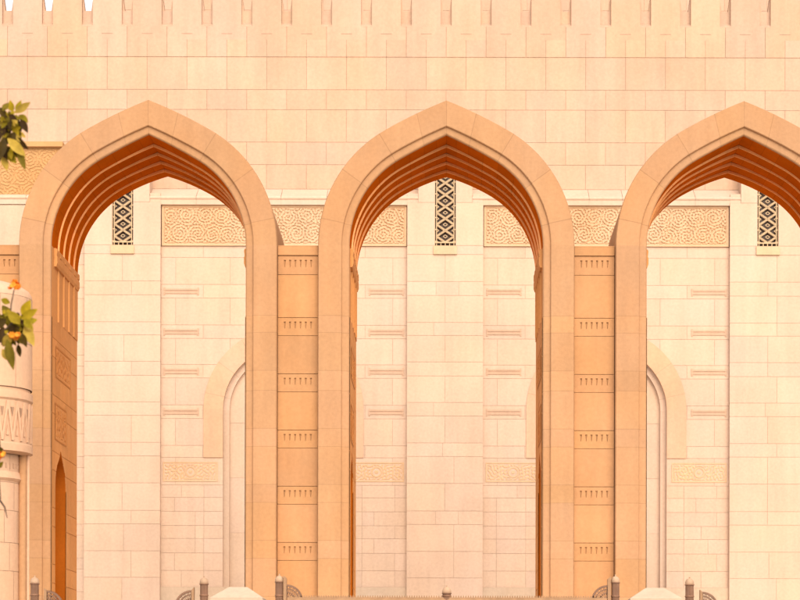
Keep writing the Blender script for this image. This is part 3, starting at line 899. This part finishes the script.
spec = [((14, 114), (30, 103), 7, 4), ((12, 113), (9, 101), 7, 0), ((16, 114), (20, 101), 6, 1), ((6, 118), (-2, 108), 7, 3), ((18, 116), (28, 123), 7, 1), ((12, 118), (1, 122), 6, 4),
        ((20, 120), (27, 133), 6.5, 5), ((18, 121), (19, 136), 6, 3), ((10, 124), (1, 134), 7, 4), ((14, 126), (17, 140), 7, 0), ((15, 138), (27, 150), 6, 5), ((7, 139), (25, 157), 9, 4),
        ((18, 149), (24, 170), 7, 2), ((4, 138), (0, 160), 8, 3), ((5, 152), (16, 164), 8, 1), ((2, 157), (7, 171), 7, 4), ((4, 126), (-4, 140), 9, 5), ((2, 112), (8, 103), 6, 2), ((8, 116), (16, 120), 5, 5), ((0, 145), (6, 160), 8, 5),
        ((22, 317), (30, 301), 9, 0), ((21, 320), (37, 310), 8, 0), ((22, 325), (37, 320), 8, 1), ((24, 327), (34, 346), 9.5, 4), ((20, 325), (7, 311), 9.5, 0), ((20, 328), (5, 332), 8, 3), ((17, 321), (-1, 317), 8, 2),
        ((10, 304), (0, 300), 6, 1), ((22, 334), (26, 348), 6, 3), ((12, 335), (2, 346), 8, 4), ((7, 340), (13, 371), 9, 2), ((18, 345), (20, 358), 5, 3), ((4, 328), (-3, 345), 9, 5), ((10, 318), (2, 305), 8, 2), ((14, 326), (9, 341), 7, 5),
        ((24, 320), (31, 329), 7, 1), ((16, 332), (22, 345), 6, 2), ((2, 350), (9, 362), 7, 4), ((26, 322), (33, 333), 7, 4), ((6, 320), (-6, 328), 9, 3),
        ((-2, 470), (3, 462), 5, 2), ((-4, 452), (4, 450), 6, 3), ((-6, 505), (-1, 515), 6, 2)]
for s_ in spec: L2(*s_)
for (cx_, cy_, rx_, ry_, nn) in ((10, 119, 12, 12, 46), (8, 146, 12, 15, 56), (2, 130, 6, 22, 26), (14, 132, 10, 12, 24), (18, 322, 12, 11, 34), (8, 335, 11, 16, 40), (3, 318, 5, 10, 16), (17, 332, 10, 11, 22)):
    for k in range(nn):
        a = rng.uniform(0, 2 * math.pi); q = rng.uniform(.1, .75)
        bx, by = cx_ + rx_ * q * math.cos(a) * .5, cy_ + ry_ * q * math.sin(a) * .5
        tx_, ty_ = bx + rng.uniform(5, 9) * math.cos(a + rng.uniform(-.5, .5)), by + rng.uniform(5, 9) * math.sin(a + rng.uniform(-.5, .5)) + 3
        L2((bx, by), (tx_, ty_), rng.uniform(3.6, 5.4), rng.choice([0, 0, 1, 1, 4, 2, 2, 3, 3, 5]), rng.uniform(-.05, .22))
# the rest of the crown, beyond the frame: rosettes of leaves on the limbs
limbs = []
trunk = MB()
top = Vector((tx - .25, DT + .1, 3.4))
trunk.tube([(tx, DT, 0), (tx + .05, DT, 1.2), (tx - .12, DT + .06, 2.4), top], [.15, .125, .11, .095], 12)
trunk.build('trunk', M['bark'], tree, smooth=True)
br = MB()
def limb(a, b, r0, r1, wob=.15):
    a, b = Vector(a), Vector(b); pts = []; n = 6
    for i in range(n + 1):
        t = i / n; w = math.sin(math.pi * t) * wob
        pts.append(a.lerp(b, t) + Vector((rng.uniform(-w, w) * .5, rng.uniform(-w, w) * .5, w * .6)))
    br.tube(pts, [r0 + (r1 - r0) * i / n for i in range(n + 1)], 7)
    return pts
tips = [TP(10, 118), TP(14, 322), TP(8, 140, .1)]
for t in tips: limb(top - Vector((0, 0, rng.uniform(0, .3))), t, .05, .008, .25)
for k in range(16):
    a = rng.uniform(0, 2 * math.pi); rad = rng.uniform(.5, 1.25)
    e = Vector((tx - .55 + rad * math.cos(a) * .85, DT + rad * math.sin(a), rng.uniform(4.1, 8.3)))
    limb(top - Vector((0, 0, rng.uniform(0, .5))), e, .045, .012, .3)
    for q in range(30):
        c = e + Vector((rng.gauss(0, .3), rng.gauss(0, .3), rng.gauss(0, .32)))
        for j in range(7):
            az = rng.uniform(0, 2 * math.pi); el = rng.uniform(-.7, .6); l = rng.uniform(.11, .19)
            tp = c + Vector((math.cos(az) * math.cos(el), math.sin(az) * math.cos(el), math.sin(el))) * l
            if max(HX + tp.x * F / tp.y, HX + c.x * F / c.y) > -6: continue
            g = LEAF_TONES[rng.randrange(6)]
            leaf(c, tp, l * .52, Vector((rng.uniform(-1, 1), rng.uniform(-1, 1), rng.uniform(-.3, .3))), g)
limb(TP(-8, 352), TP(1, 500, .05), .012, .006, .05)
br.tube([TP(-6, 490), TP(0, 501), TP(5, 508), TP(7.5, 519)], [.012, .011, .009, .004], 6)
br.tube([TP(10, 322), TP(11, 306), TP(14, 290)], [.008, .007, .005], 6)
br.build('branches', M['bark'], tree, smooth=True)
leaves.build('crown', M['leaf'], tree, smooth=True)
OR = [(.72, .20, .015), (.80, .30, .03), (.65, .13, .01), (.85, .38, .05)]
def flower(px, py, rad, nfl):
    global leaves
    keep = leaves; leaves = MB()
    for i in range(nfl):
        c = TP(px + rng.uniform(-rad, rad) * .6, py + rng.uniform(-rad, rad) * .6, -.12 + rng.uniform(-.05, .05))
        dirn = Vector((rng.uniform(-.7, .7), -1, rng.uniform(-.4, .8))).normalized()
        u = dirn.cross(Vector((0, 0, 1))).normalized(); v = dirn.cross(u)
        col = OR[rng.randrange(4)]
        for k in range(6):
            a = 2 * math.pi * k / 6 + rng.uniform(-.2, .2)
            d = u * math.cos(a) + v * math.sin(a)
            leaf(c, c + d * .038 + dirn * .022, .034, d.cross(dirn), col, .15, .1)
    leaves.build('blossom', M['petal'], tree, smooth=True)
    leaves = keep
flower(15, 287, 8, 7); flower(15.5, 341, 8, 7); flower(1.5, 457, 7, 6); 

# ================================================================== LIGHT, SKY, CAMERA
SUN_EL, SUN_AZ = R(27), R(169)       # azimuth clockwise from +Y: behind the camera, a little to the left
w = bpy.data.worlds.new('World'); sc.world = w; w.use_nodes = True
nt = w.node_tree
bg = nt.nodes['Background']; bg.inputs['Strength'].default_value = 0.12
sk = nt.nodes.new('ShaderNodeTexSky'); sk.sky_type = 'NISHITA'; sk.sun_disc = False
sk.sun_elevation = SUN_EL; sk.sun_rotation = SUN_AZ
sk.air_density = 1.0; sk.dust_density = 5.0; sk.ozone_density = 0.6
mixs = nt.nodes.new('ShaderNodeMix'); mixs.data_type = 'RGBA'; mixs.inputs['Factor'].default_value = 0.6   # thin white overcast
mixs.inputs['B'].default_value = (7.9, 7.2, 6.5, 1)
nt.links.new(sk.outputs['Color'], mixs.inputs['A']); nt.links.new(mixs.outputs['Result'], bg.inputs['Color'])
sl = bpy.data.lights.new('sun', 'SUN'); sl.energy = 1.5; sl.angle = R(60); sl.color = (1.0, 0.93, 0.82)
so = bpy.data.objects.new('sun', sl); COL.objects.link(so)
dv = Vector((math.sin(SUN_AZ) * math.cos(SUN_EL), math.cos(SUN_AZ) * math.cos(SUN_EL), math.sin(SUN_EL)))
so.rotation_euler = (-dv).to_track_quat('-Z', 'Y').to_euler(); so.location = (0, 0, 60)

cam = bpy.data.cameras.new('camera'); co = bpy.data.objects.new('camera', cam); COL.objects.link(co)
co.location = (0, 0, EYE)
cam.sensor_width = 36; cam.lens = 36 * F / 800
cam.shift_x = (400.7 - HX) / 800; cam.shift_y = (HY - 300) / 800
ROLL = R(0.12)
co.matrix_world = Matrix.Translation((0, 0, EYE)) @ Matrix.Rotation(R(90), 4, 'X') @ Matrix.Rotation(ROLL, 4, 'Z')
cam.clip_end = 3000; cam.clip_start = 0.5
cam.dof.use_dof = True; cam.dof.focus_distance = 46; cam.dof.aperture_fstop = 2.5
sc.camera = co
vs_ = sc.view_settings
vs_.view_transform = 'Standard'; vs_.look = 'None'; vs_.gamma = 1.0; vs_.use_curve_mapping = False
vs_.exposure = 1.03
sc.render.engine = 'CYCLES'
sc.cycles.max_bounces = 8; sc.cycles.diffuse_bounces = 5
